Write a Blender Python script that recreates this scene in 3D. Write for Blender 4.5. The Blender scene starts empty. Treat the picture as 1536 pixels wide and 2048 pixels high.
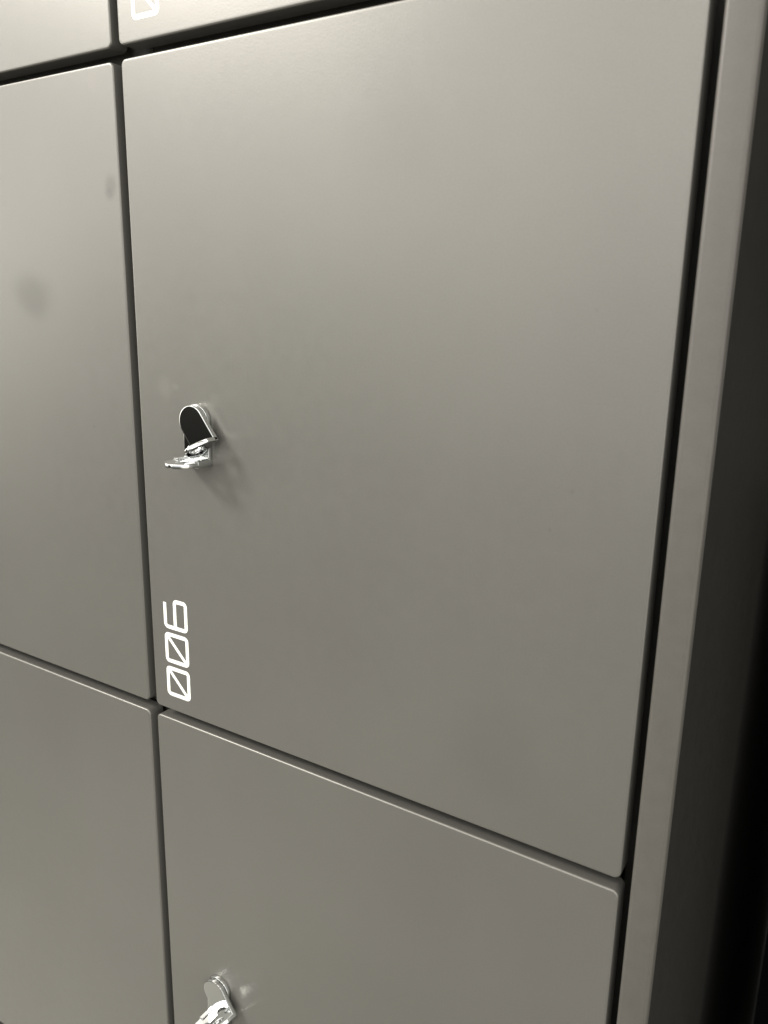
import bpy, bmesh, math, random
from mathutils import Vector, Matrix
from math import sin, cos, pi, radians
random.seed(4)
sc = bpy.context.scene
C = sc.collection
MM = 0.001

# ------------------------------------------------------------------ camera
cam = bpy.data.cameras.new('camera'); co = bpy.data.objects.new('camera', cam); C.objects.link(co)
Rw = Matrix(((0.84415043, 0.53582102, 0.0174896),        # image right
             (0.14426705, -0.19562131, -0.97000996),     # image down
             (-0.51633038, 0.8213575, -0.24243513)))     # view direction
m = Matrix((Rw[0], -Rw[1], -Rw[2])).transposed().to_4x4()
m.translation = Vector((375.096, -325.658, 248.718)) * MM
co.matrix_world = m
cam.sensor_fit = 'VERTICAL'; cam.sensor_height = 36.0; cam.sensor_width = 27.0
cam.lens = 1620.215 / 2048 * 36.0
cam.clip_start = 0.01; cam.clip_end = 50
cam.dof.use_dof = True; cam.dof.focus_distance = 0.44; cam.dof.aperture_fstop = 15.0
sc.camera = co

# ------------------------------------------------------------------ light
sc.view_settings.view_transform = 'Standard'; sc.view_settings.look = 'None'
sc.view_settings.exposure = -0.53; sc.view_settings.gamma = 1.0; sc.view_settings.use_curve_mapping = False
world = bpy.data.worlds.new('World'); sc.world = world; world.use_nodes = True
nt = world.node_tree; bg = nt.nodes['Background']
# the lit room around the lockers as an environment: pale floor, dim far side, broad bright ceiling
tc = nt.nodes.new('ShaderNodeTexCoord'); sep = nt.nodes.new('ShaderNodeSeparateXYZ')
nt.links.new(tc.outputs['Generated'], sep.inputs[0])
mr = nt.nodes.new('ShaderNodeMapRange'); mr.inputs[1].default_value = -1; mr.inputs[2].default_value = 1
nt.links.new(sep.outputs['Z'], mr.inputs[0])
def ramp(stops, scale=8.0):
    cr = nt.nodes.new('ShaderNodeValToRGB'); nt.links.new(mr.outputs[0], cr.inputs[0]); el = cr.color_ramp.elements
    while len(el) > 1: el.remove(el[-1])
    for i, (z, v, warm) in enumerate(stops):
        e = el[0] if i == 0 else el.new((z + 1) / 2)
        e.position = (z + 1) / 2; e.color = (v / scale, v / scale * (1 - .045 * warm), v / scale * (1 - .19 * warm), 1)
    return cr.outputs[0]
WL = ramp([(-1, 1.1, 1), (-.60, 1.25, .9), (-.55, .7, 1.0), (-.45, .3, 1), (-.24, .3, 1), (-.12, 3.4, .8), (.08, 6.8, .5), (.28, 3.4, .5), (.45, 3.7, .6), (.72, 3.6, .6), (1, 3.6, .8)])
WR = ramp([(-1, .35, 1.2), (-.45, .30, 1.2), (-.30, .08, .6), (-.05, 1.5, .2), (.12, 2.3, .3), (.30, 6.4, .3), (.50, 7.8, .5), (.72, 4.4, .6), (1, 3.6, .8)])
sd = nt.nodes.new('ShaderNodeMapRange'); sd.interpolation_type = 'SMOOTHSTEP'; nt.links.new(sep.outputs['X'], sd.inputs[0])
sd.inputs[1].default_value = -.7; sd.inputs[2].default_value = -.2
mx = nt.nodes.new('ShaderNodeMix'); mx.data_type = 'RGBA'; nt.links.new(sd.outputs[0], mx.inputs[0])
nt.links.new(WL, mx.inputs[6]); nt.links.new(WR, mx.inputs[7])
# behind the lockers it is dark, with one pale lit band just below eye level
WB = ramp([(-1, .002, 0), (-.20, .003, 0), (-.16, 2.3, .7), (-.06, 2.3, .7), (.06, .03, .8), (.40, .05, .8), (.70, 3.0, .8), (1, 3.6, .8)])
sy_ = nt.nodes.new('ShaderNodeMapRange'); sy_.interpolation_type = 'SMOOTHSTEP'; nt.links.new(sep.outputs['Y'], sy_.inputs[0])
sy_.inputs[1].default_value = .25; sy_.inputs[2].default_value = .55
mb = nt.nodes.new('ShaderNodeMix'); mb.data_type = 'RGBA'; nt.links.new(sy_.outputs[0], mb.inputs[0])
WX = ramp([(-1, .6, 1.2), (-.45, 1.2, 1), (-.25, 3.4, .6), (.12, 3.8, .5), (.30, 3.6, .3), (.50, 4.8, .5), (1, 3.6, .8)])
sx_ = nt.nodes.new('ShaderNodeMapRange'); sx_.interpolation_type = 'SMOOTHSTEP'; nt.links.new(sep.outputs['X'], sx_.inputs[0])
sx_.inputs[1].default_value = .45; sx_.inputs[2].default_value = .85
mq = nt.nodes.new('ShaderNodeMix'); mq.data_type = 'RGBA'; nt.links.new(sx_.outputs[0], mq.inputs[0])
nt.links.new(mx.outputs[2], mq.inputs[6]); nt.links.new(WX, mq.inputs[7])
nt.links.new(mq.outputs[2], mb.inputs[6]); nt.links.new(WB, mb.inputs[7])
# dark patch put into the environment, left at eye level, for the lock's reflection
dn = nt.nodes.new('ShaderNodeVectorMath'); dn.operation = 'DISTANCE'; nt.links.new(tc.outputs['Generated'], dn.inputs[0])
dn.inputs[1].default_value = (-.70, -.70, -.12)
dk = nt.nodes.new('ShaderNodeMapRange'); nt.links.new(dn.outputs['Value'], dk.inputs[0])
dk.inputs[1].default_value = .20; dk.inputs[2].default_value = .25; dk.inputs[3].default_value = .018; dk.inputs[4].default_value = 1
# ceiling grid: bright panels between dimmer beams, laid out on the plane of the ceiling
zc_ = nt.nodes.new('ShaderNodeMath'); zc_.operation = 'MAXIMUM'; nt.links.new(sep.outputs['Z'], zc_.inputs[0]); zc_.inputs[1].default_value = .12
dv = nt.nodes.new('ShaderNodeVectorMath'); dv.operation = 'DIVIDE'; nt.links.new(tc.outputs['Generated'], dv.inputs[0]); nt.links.new(zc_.outputs[0], dv.inputs[1])
br = nt.nodes.new('ShaderNodeTexBrick'); nt.links.new(dv.outputs[0], br.inputs['Vector']); br.offset = 0
br.inputs['Color1'].default_value = (1, 1, 1, 1); br.inputs['Color2'].default_value = (.62, .62, .62, 1); br.inputs['Mortar'].default_value = (.10, .10, .10, 1)
br.inputs['Scale'].default_value = 1; br.inputs['Mortar Size'].default_value = .085; br.inputs['Mortar Smooth'].default_value = .2
br.inputs['Brick Width'].default_value = .62; br.inputs['Row Height'].default_value = .45
gm = nt.nodes.new('ShaderNodeMapRange'); nt.links.new(br.outputs['Color'], gm.inputs[0]); gm.inputs[3].default_value = 0; gm.inputs[4].default_value = 1.75
gz = nt.nodes.new('ShaderNodeMapRange'); nt.links.new(sep.outputs['Z'], gz.inputs[0]); gz.inputs[1].default_value = .14; gz.inputs[2].default_value = .26
gx = nt.nodes.new('ShaderNodeMix'); gx.data_type = 'FLOAT'; nt.links.new(gz.outputs[0], gx.inputs[0]); gx.inputs[2].default_value = 1; nt.links.new(gm.outputs[0], gx.inputs[3])
m8 = nt.nodes.new('ShaderNodeMath'); m8.operation = 'MULTIPLY'; nt.links.new(gx.outputs[0], m8.inputs[0]); m8.inputs[1].default_value = 8.0
ml = nt.nodes.new('ShaderNodeMath'); ml.operation = 'MULTIPLY'; nt.links.new(dk.outputs[0], ml.inputs[0]); nt.links.new(m8.outputs[0], ml.inputs[1])
nt.links.new(mb.outputs[2], bg.inputs[0]); nt.links.new(ml.outputs[0], bg.inputs[1])

def area(name, loc, target, sx, sy, power, col):
    l = bpy.data.lights.new(name, 'AREA'); l.shape = 'RECTANGLE'; l.size = sx; l.size_y = sy
    l.energy = power; l.color = col
    o = bpy.data.objects.new(name, l); C.objects.link(o); o.location = loc
    o.rotation_euler = (Vector(target) - Vector(loc)).to_track_quat('-Z', 'Y').to_euler()
    return o
area('ceiling_lamp', (-1.38, -1.20, 1.43), (0, 0, .2), .50, .40, 80, (1, .96, .90))

# ------------------------------------------------------------------ materials
def mat(name):
    m = bpy.data.materials.new(name); m.use_nodes = True
    return m, m.node_tree, m.node_tree.nodes['Principled BSDF']
def N(nt, t, **k):
    n = nt.nodes.new(t)
    for a, v in k.items(): setattr(n, a, v)
    return n
def noise(nt, scale, detail, rough=.55, vec=None):
    n = N(nt, 'ShaderNodeTexNoise'); n.inputs['Scale'].default_value = scale
    n.inputs['Detail'].default_value = detail; n.inputs['Roughness'].default_value = rough
    if vec is not None: nt.links.new(vec, n.inputs['Vector'])
    return n.outputs['Fac']
def rng(nt, src, a, b, lo=.3, hi=.7):
    n = N(nt, 'ShaderNodeMapRange'); n.inputs[1].default_value = lo; n.inputs[2].default_value = hi
    n.inputs[3].default_value = a; n.inputs[4].default_value = b
    nt.links.new(src, n.inputs[0]); return n.outputs[0]

def paint(name, col, rough, fine=.06, mottle=0.0, metal=0.0, spots=()):
    """satin powder coat: fine orange peel, faint large cloudiness, soft stains"""
    m, nt, p = mat(name)
    tc = N(nt, 'ShaderNodeTexCoord'); v = tc.outputs['Object']
    big = noise(nt, 9, 3, .5, v); small = noise(nt, 900, 2, .6, v); med = noise(nt, 140, 4, .6, v)
    f = rng(nt, big, .965, 1.035)
    mu = N(nt, 'ShaderNodeMath', operation='MULTIPLY'); nt.links.new(f, mu.inputs[0])
    nt.links.new(rng(nt, small, .975, 1.025), mu.inputs[1]); fac = mu.outputs[0]
    if mottle:
        m2 = N(nt, 'ShaderNodeMath', operation='MULTIPLY'); nt.links.new(fac, m2.inputs[0])
        nt.links.new(rng(nt, med, 1 - mottle, 1 + mottle), m2.inputs[1]); fac = m2.outputs[0]
    vo = N(nt, 'ShaderNodeTexVoronoi'); vo.inputs['Scale'].default_value = 26; nt.links.new(v, vo.inputs['Vector'])
    sp = N(nt, 'ShaderNodeMapRange'); nt.links.new(vo.outputs['Distance'], sp.inputs[0])
    sp.inputs[1].default_value = .014; sp.inputs[2].default_value = .03; sp.inputs[3].default_value = .90; sp.inputs[4].default_value = 1
    md = N(nt, 'ShaderNodeMath', operation='MULTIPLY'); nt.links.new(fac, md.inputs[0]); nt.links.new(sp.outputs[0], md.inputs[1]); fac = md.outputs[0]
    for (x, y, z, r, stretch, amt) in spots:
        s = N(nt, 'ShaderNodeVectorMath', operation='SUBTRACT'); nt.links.new(v, s.inputs[0]); s.inputs[1].default_value = (x, y, z)
        sx = N(nt, 'ShaderNodeVectorMath', operation='MULTIPLY'); nt.links.new(s.outputs[0], sx.inputs[0]); sx.inputs[1].default_value = (1, 1, stretch)
        ns = N(nt, 'ShaderNodeTexNoise'); ns.inputs['Scale'].default_value = .9 / r; nt.links.new(v, ns.inputs['Vector'])
        wob = N(nt, 'ShaderNodeVectorMath', operation='MULTIPLY_ADD'); nt.links.new(ns.outputs['Color'], wob.inputs[0])
        wob.inputs[1].default_value = (r * .5,) * 3; nt.links.new(sx.outputs[0], wob.inputs[2])
        off = N(nt, 'ShaderNodeVectorMath', operation='SUBTRACT'); nt.links.new(wob.outputs[0], off.inputs[0]); off.inputs[1].default_value = (r * .25,) * 3
        ln = N(nt, 'ShaderNodeVectorMath', operation='LENGTH'); nt.links.new(off.outputs[0], ln.inputs[0])
        mp = N(nt, 'ShaderNodeMapRange', interpolation_type='SMOOTHERSTEP'); nt.links.new(ln.outputs['Value'], mp.inputs[0])
        mp.inputs[1].default_value = r * .15; mp.inputs[2].default_value = r; mp.inputs[3].default_value = 1 - amt; mp.inputs[4].default_value = 1
        m3 = N(nt, 'ShaderNodeMath', operation='MULTIPLY'); nt.links.new(fac, m3.inputs[0]); nt.links.new(mp.outputs[0], m3.inputs[1]); fac = m3.outputs[0]
    sc_ = N(nt, 'ShaderNodeVectorMath', operation='SCALE'); sc_.inputs[0].default_value = col; nt.links.new(fac, sc_.inputs['Scale'])
    hue = noise(nt, 5, 2, .4, v); tint = N(nt, 'ShaderNodeMix', data_type='RGBA'); nt.links.new(rng(nt, hue, 0, 1, .38, .62), tint.inputs[0])
    tint.inputs[6].default_value = (1.006, .996, 1.004, 1); tint.inputs[7].default_value = (.997, 1.002, .994, 1)
    tm = N(nt, 'ShaderNodeVectorMath', operation='MULTIPLY'); nt.links.new(sc_.outputs[0], tm.inputs[0]); nt.links.new(tint.outputs[2], tm.inputs[1])
    nt.links.new(tm.outputs[0], p.inputs['Base Color'])
    nt.links.new(rng(nt, med, rough - .025, rough + .025), p.inputs['Roughness'])
    p.inputs['Metallic'].default_value = metal
    b = N(nt, 'ShaderNodeBump'); b.inputs['Strength'].default_value = fine; b.inputs['Distance'].default_value = .0003
    nt.links.new(small, b.inputs['Height'])
    b2 = N(nt, 'ShaderNodeBump'); b2.inputs['Strength'].default_value = fine * (.3 + 10 * mottle); b2.inputs['Distance'].default_value = .0006
    nt.links.new(med, b2.inputs['Height']); nt.links.new(b.outputs[0], b2.inputs['Normal'])
    nt.links.new(b2.outputs[0], p.inputs['Normal'])
    return m

GREY = (.150, .146, .134)
M_door = paint('satin_grey_door_paint', GREY, .37, .10, 0, .45)
M_door_used = paint('satin_grey_door_paint_scuffed', GREY, .37, .10, 0, .45,
    spots=[(.0215, 0, .2030, .0075, .6, -.10), (.0300, 0, .2045, .004, 1.6, -.12), (.060, 0, .199, .006, 1, -.07),
            (.2555, 0, .1572, .0013, 1, .12),
            (.235, 0, .045, .03, .7, .05), (.17, 0, .33, .035, .8, .04)])
M_door_spots = paint('satin_grey_door_paint_spotted', GREY, .37, .10, 0, .45,
    spots=[(.2135, 0, .2535, .030, 1.5, .22), (.2925, 0, .3135, .0075, .8, .22), (.2905, 0, .309, .005, 1, .15)])  # one broad soft darker spot and two small ones
M_post = paint('post_paint', (.084, .079, .071), .50, .12, .045, .15)
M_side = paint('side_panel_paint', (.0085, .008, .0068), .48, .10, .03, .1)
M_carcass = paint('carcass_paint', (.05, .048, .042), .55, .08, 0, 0)

m, nt2, p = mat('white_print'); p.inputs['Base Color'].default_value = (.86, .86, .82, 1); p.inputs['Roughness'].default_value = .45
n_ = noise(nt2, 1200, 2); nt2.links.new(rng(nt2, n_, .4, .55), p.inputs['Roughness']); M_white = m

m, nt2, p = mat('polished_chrome'); p.inputs['Base Color'].default_value = (.52, .53, .53, 1); p.inputs['Metallic'].default_value = 1
tcn = N(nt2, 'ShaderNodeTexCoord'); n_ = noise(nt2, 160, 3, .5, tcn.outputs['Object'])
nt2.links.new(rng(nt2, n_, .03, .075), p.inputs['Roughness'])
b = N(nt2, 'ShaderNodeBump'); b.inputs['Strength'].default_value = .05; b.inputs['Distance'].default_value = .0004
nt2.links.new(n_, b.inputs['Height']); nt2.links.new(b.outputs[0], p.inputs['Normal']); M_chrome = m

# ------------------------------------------------------------------ mesh helpers
def link(name, me, material, parent=None, smooth=True):
    if smooth:
        for f in me.polygons: f.use_smooth = True
    me.materials.append(material)
    o = bpy.data.objects.new(name, me); C.objects.link(o)
    if parent: o.parent = parent
    return o
def bm_obj(name, bm, material, parent=None, sharp=35):
    bmesh.ops.remove_doubles(bm, verts=bm.verts, dist=1e-7)
    bmesh.ops.recalc_face_normals(bm, faces=bm.faces)
    me = bpy.data.meshes.new(name); bm.to_mesh(me); bm.free()
    me.set_sharp_from_angle(angle=radians(sharp))
    return link(name, me, material, parent)
def rrect(x0, z0, x1, z1, r, seg=8):
    pts = []
    for cx, cz, a in ((x1 - r, z0 + r, -90), (x1 - r, z1 - r, 0), (x0 + r, z1 - r, 90), (x0 + r, z0 + r, 180)):
        for i in range(seg + 1):
            t = radians(a + 90 * i / seg); pts.append((cx + r * cos(t), cz + r * sin(t)))
    return pts
def loft(bm, rings, cap0=True, cap1=True):
    vs = [[bm.verts.new(p) for p in r] for r in rings]
    n = len(vs[0])
    for a, b in zip(vs, vs[1:]):
        for i in range(n):
            bm.faces.new((a[i], a[(i + 1) % n], b[(i + 1) % n], b[i]))
    if cap0: bm.faces.new(vs[0])
    if cap1: bm.faces.new(list(reversed(vs[-1])))
def slab(w, h, rc, re, depth):
    """door leaf: origin at the lower left front corner, front at y=0"""
    bm = bmesh.new(); rings = []
    def ring(ins, y):
        return [(x * MM, y * MM, z * MM) for x, z in rrect(ins, ins, w - ins, h - ins, max(rc - ins, .6))]
    rings.append(ring(re + .8, 0))
    for i in range(7):
        a = radians(90 * i / 6); rings.append(ring(re * (1 - sin(a)), re * (1 - cos(a))))
    rings.append(ring(0, re + .8)); rings.append(ring(0, depth - 1)); rings.append(ring(1, depth))
    loft(bm, rings)
    return bm
def bx(bm, x0, x1, y0, y1, z0, z1, bev=0, seg=3):
    r = bmesh.ops.create_cube(bm, size=1)
    for v in r['verts']:
        v.co = Vector(((x0 + x1) / 2 + v.co.x * (x1 - x0), (y0 + y1) / 2 + v.co.y * (y1 - y0), (z0 + z1) / 2 + v.co.z * (z1 - z0))) * MM
    if bev:
        es = list({e for v in r['verts'] for e in v.link_edges})
        bmesh.ops.bevel(bm, geom=es, offset=bev * MM, segments=seg, profile=.5, affect='EDGES')

def extrude_outline(bm, pts, y0, y1, bev=.35, hole=None, flip=False, fn=None):
    """prism of a 2-D outline (u, v) between two depths, both rims bevelled; hole=(u, v, r).
       fn maps (u, v, depth) -> xyz in millimetres"""
    n = len(pts); area2 = sum(pts[i][0] * pts[(i + 1) % n][1] - pts[(i + 1) % n][0] * pts[i][1] for i in range(n))
    if area2 < 0: pts = pts[::-1]
    def inset(d):
        out = []
        for i in range(n):
            a, b, c = Vector(pts[i - 1]), Vector(pts[i]), Vector(pts[(i + 1) % n])
            n1 = (b - a).normalized(); n2 = (c - b).normalized()
            p1 = Vector((-n1.y, n1.x)); p2 = Vector((-n2.y, n2.x)); k = (p1 + p2)
            k = k / max(k.length_squared / 2, .4)
            out.append(b + k * d)
        return out
    rows = [(bev + .3, 0), (bev, 0), (bev * .3, bev * .3), (0, bev)]
    T = y1 - y0; s = 1 if T > 0 else -1
    levels = [(ins, y0 + s * d) for ins, d in rows] + [(ins, y1 - s * d) for ins, d in reversed(rows)]
    rings = [[bm.verts.new(Vector(fn(q[0], q[1], y)) * MM) for q in inset(ins)] for ins, y in levels]
    for a, b in zip(rings, rings[1:]):
        for i in range(n): bm.faces.new((a[i], a[(i + 1) % n], b[(i + 1) % n], b[i]))
    if not hole:
        bm.faces.new(rings[0]); bm.faces.new(rings[-1][::-1]); return
    hu, hv, hr = hole; hs = 32
    hrings = []
    for ins, y in levels:
        hrings.append([bm.verts.new(Vector(fn(hu + (hr + ins) * cos(2 * pi * i / hs), hv + (hr + ins) * sin(2 * pi * i / hs), y)) * MM) for i in range(hs)])
    for a, b in zip(hrings, hrings[1:]):
        for i in range(hs): bm.faces.new((a[i], b[i], b[(i + 1) % hs], a[(i + 1) % hs]))
    for ro, ri in ((rings[0], hrings[0]), (rings[-1], hrings[-1])):
        es = []
        for r in (ro, ri):
            k = len(r)
            for i in range(k):
                e = bm.edges.get((r[i], r[(i + 1) % k])); es.append(e)
        bmesh.ops.triangle_fill(bm, use_beauty=True, edges=es)

# ------------------------------------------------------------------ digits (stroke outlines on the door, reading upwards)
# glyph frame: u runs up the door (reading direction), v runs across it; v=0 is the glyph's top edge
def stroke_ring(bm, u0, v0, u1, v1, r, w, y):
    o = rrect(u0, v0, u1, v1, r); i_ = rrect(u0 + w, v0 + w, u1 - w, v1 - w, max(r - w, .35))
    a = [bm.verts.new(Vector((v, y, u)) * MM) for u, v in o]; b = [bm.verts.new(Vector((v, y, u)) * MM) for u, v in i_]
    for k in range(len(a)): bm.faces.new((a[k], a[(k + 1) % len(a)], b[(k + 1) % len(a)], b[k]))
def quad(bm, pts, y):
    bm.faces.new([bm.verts.new(Vector((v, y, u)) * MM) for u, v in pts])
def zero(bm, u, v, y, W=20, H=20.2, w=2.5):
    stroke_ring(bm, u, v, u + W, v + H, 3.2, w, y)
    # slash from the glyph's upper right to its lower left inner corners
    a = Vector((u + W - w * .75, v + w * .75)); b = Vector((u + w * .75, v + H - w * .75))
    d = (b - a).normalized(); nrm = Vector((-d.y, d.x)) * 1.05
    quad(bm, [a + nrm, b + nrm, b - nrm, a - nrm], y - .012)
def thick(bm, pts_c, w, y):
    """mitred open polyline of constant width"""
    P = [Vector(q) for q in pts_c]; L = []; R_ = []
    for i, q in enumerate(P):
        d1 = (q - P[i - 1]).normalized() if i else (P[1] - q).normalized()
        d2 = (P[i + 1] - q).normalized() if i < len(P) - 1 else d1
        n = Vector((-(d1 + d2).y, (d1 + d2).x)).normalized(); k = w / 2 / max(n.dot(Vector((-d1.y, d1.x))), .3)
        L.append(bm.verts.new(Vector(((q + n * k).y, y, (q + n * k).x)) * MM)); R_.append(bm.verts.new(Vector(((q - n * k).y, y, (q - n * k).x)) * MM))
    for i in range(len(P) - 1): bm.faces.new((L[i], L[i + 1], R_[i + 1], R_[i]))
def arc(cx, cy, r, a0, a1, n=8): return [(cx + r * cos(radians(a0 + (a1 - a0) * i / n)), cy + r * sin(radians(a0 + (a1 - a0) * i / n))) for i in range(n + 1)]
def six(bm, u, v, y, W=20, H=20.2, w=2.5):
    h = w / 2; r = 2.4
    # lower bowl ring
    stroke_ring(bm, u, v + 8.4, u + W, v + H, 3.2, w, y)
    # stem up the left side, round the top left corner, along the top, cut square
    path = [(u + h, v + 11.5)] + [(u + h, v + h + r)] + arc(u + h + r, v + h + r, r, 180, 270)[1:] + [(u + W - 3.2, v + h)]
    thick(bm, path, w, y - .012)
def number(name, text, parent, dx=0):
    bm = bmesh.new(); u = 10.1
    for ch in text:
        {'0': zero, '6': six}[ch](bm, u, 11.15 + dx, -.02); u += 22.65
    me = bpy.data.meshes.new(name); bm.to_mesh(me); bm.free()
    for f in me.polygons: pass
    o = link(name, me, M_white, parent, smooth=False)
    return o

# ------------------------------------------------------------------ lock parts (origin: pivot centre on the door face)
PIV = (47.3, 186.6)
def D_outline(hw, straight, rt=None):
    """flange outline: u across (-hw..hw), v outwards; straight sides, round end"""
    rt = rt or hw
    pts = [(-hw, 0), (hw, 0)]
    pts += [(hw * cos(radians(a)), straight + rt * sin(radians(a))) for a in range(0, 181, 10)]
    return pts
def ear(hw):
    """hasp ear: straight root, chamfered sides, small round nose"""
    half = [(hw, 0), (hw, 6.6), (hw - .35, 7.6), (hw - 1.0, 8.5), (4.2, 14.2), (3.0, 15.1), (1.5, 15.7), (0, 15.9)]
    return half + [(-u, v) for u, v in reversed(half[:-1])]
def stadium(hw, length):
    """rounded top about (0,0), straight sides down to v=-length"""
    return [(-hw, -length), (hw, -length)] + [(hw * cos(radians(a)), hw * sin(radians(a))) for a in range(0, 181, 8)]
def lock_plate_mesh():
    bm = bmesh.new()
    extrude_outline(bm, stadium(9.6, 21.5), -.05, -2.9, .4, fn=lambda u, v, y: (u, y, v))
    # fixed flange, horizontal, at the bottom of the plate; thick root then thin rounded eye
    for u0, u1 in ((-9.6, -6.4), (6.4, 9.6)):
        extrude_outline(bm, [(u0, 0), (u1, 0), (u1, 10.8), (u0, 10.8)], -24.4, -20.3, .35, fn=lambda u, v, z: (u, -v - .1, z))
    extrude_outline(bm, D_outline(9.3, 13.6), -23.6, -21.0, .45, hole=(0, 13.2, 3.5), fn=lambda u, v, z: (u, -v - .4, z))
    # round spindle boss under the swivel plate
    for r0, ya, yb in ((5.0, -2.7, -3.6),):
        extrude_outline(bm, [(r0 * cos(2 * pi * i / 32), r0 * sin(2 * pi * i / 32)) for i in range(32)], ya, yb, .1, fn=lambda u, v, y: (u, y, v))
    return bm
def lock_hasp_mesh():
    bm = bmesh.new(); hw = 9.2; L = 17.6; y0, y1 = -3.3, -6.1; t = 2.4
    extrude_outline(bm, stadium(hw, L), y0, y1, .45, fn=lambda u, v, y: (u, y, v))
    # flange bent outwards along the lower end, with the padlock eye
    extrude_outline(bm, ear(hw), -L - .02 + t, -L - .02, .45, hole=(0, 8.4, 3.7), fn=lambda u, v, z: (u, -v + y0 - .6, z))
    return bm
me_plate = me_hasp = None
def lock(parent, ang, dx=0, dz=0):
    global me_plate, me_hasp
    if me_plate is None:
        a = bm_obj('lock_plate', lock_plate_mesh(), M_chrome, parent, 30); me_plate = a.data
        b = bm_obj('lock_hasp', lock_hasp_mesh(), M_chrome, parent, 30); me_hasp = b.data
    else:
        a = bpy.data.objects.new('lock_plate', me_plate); C.objects.link(a); a.parent = parent
        b = bpy.data.objects.new('lock_hasp', me_hasp); C.objects.link(b); b.parent = parent
    for o in (a, b): o.location = ((PIV[0] + dx) * MM, 0, (PIV[1] + dz) * MM)
    b.rotation_euler = (0, radians(-ang), 0)      # swings towards +x

# ------------------------------------------------------------------ the locker bank
W, H, GX, GZ = 300.0, 375.26, 6.86, 6.5
bank = bpy.data.objects.new('locker_bank', None); C.objects.link(bank)
bank.location = (0, 0, -0.95)
bank['label'] = 'grey metal locker bank with numbered square doors and chrome padlock hasps'
bank['category'] = 'lockers'
BZ = 950.0     # parts are given in door coordinates; the bank's own origin is at its foot
def under_bank(o):
    o.parent = bank; o.location = o.location + Vector((0, 0, .95)); return o

def door(col, row, text, ang, label, dx=0, dz=0, material=None, dy=0.0, tilt=0.0):
    o = bm_obj('door', slab(W, H, 3.4, .95, 12), material or M_door)
    o.location = ((col * (W + GX) + dx) * MM, dy * MM, (row * (H + GZ) + dz) * MM)
    o.rotation_euler = (radians(tilt), 0, 0); o['label'] = label
    if text: number('door_number', text, o, 0)
    lock(o, ang)
    return under_bank(o)
door(0, 0, '006', 37.5, 'closed locker door numbered 006 below its lock', material=M_door_used)
door(0, 1, '00', 30, 'upper right door, only its lower edge and a slashed zero showing', dx=-.6, dy=-.25)
door(0, -1, '', 34, 'lower right door under door 006, its lock at the bottom of the picture')
door(-1, 0, '', 0, 'middle left door with a soft dark spot', material=M_door_spots, dx=.1, dy=.2)
door(-1, 1, '', 0, 'upper left door, only its lower corner showing')
door(-1, -1, '', 0, 'lower left door with no dark spot', dz=-.3, dx=.25)

bm = bmesh.new(); bx(bm, 304.7, 318.0, .15, 8, -BZ, 1180, 2.0, 5)
under_bank(bm_obj('corner_post', bm, M_post, sharp=60))
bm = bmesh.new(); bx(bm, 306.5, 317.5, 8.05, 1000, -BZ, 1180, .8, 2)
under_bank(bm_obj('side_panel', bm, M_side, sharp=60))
# carcass behind the doors: back sheet with stiles and rails behind the gaps
bm = bmesh.new()
bx(bm, -330, 306.3, 60, 64, -BZ, 1180)
for x in (-3.4,): bx(bm, x - 9, x + 9, 17.5, 59.9, -BZ, 1180, .5, 1)
bx(bm, 292, 304.4, 42.0, 59.9, -BZ, 1180, .5, 1)
bx(bm, -330, -318, 17.5, 59.9, -BZ, 1180, .5, 1)
for k in range(-1, 3):
    zc = k * (H + GZ) - GZ / 2
    for xa, xb in ((-317.9, -12.5), (5.7, 291.9)): bx(bm, xa, xb, 18.2, 59.9, zc - 9, zc + 9, .5, 1)
under_bank(bm_obj('carcass', bm, M_carcass, sharp=40))


# added dark block beside the bank, to shade the back of its side panel
M_shade_block = paint('shade_block_paint', (.008, .009, .008), .9, .2, .03, 0)
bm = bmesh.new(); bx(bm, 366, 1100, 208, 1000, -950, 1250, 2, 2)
w = bm_obj('shade_block', bm, M_shade_block)
w['label'] = 'added dark block just right of the lockers, shading the side panel'; w['category'] = 'shade_block'
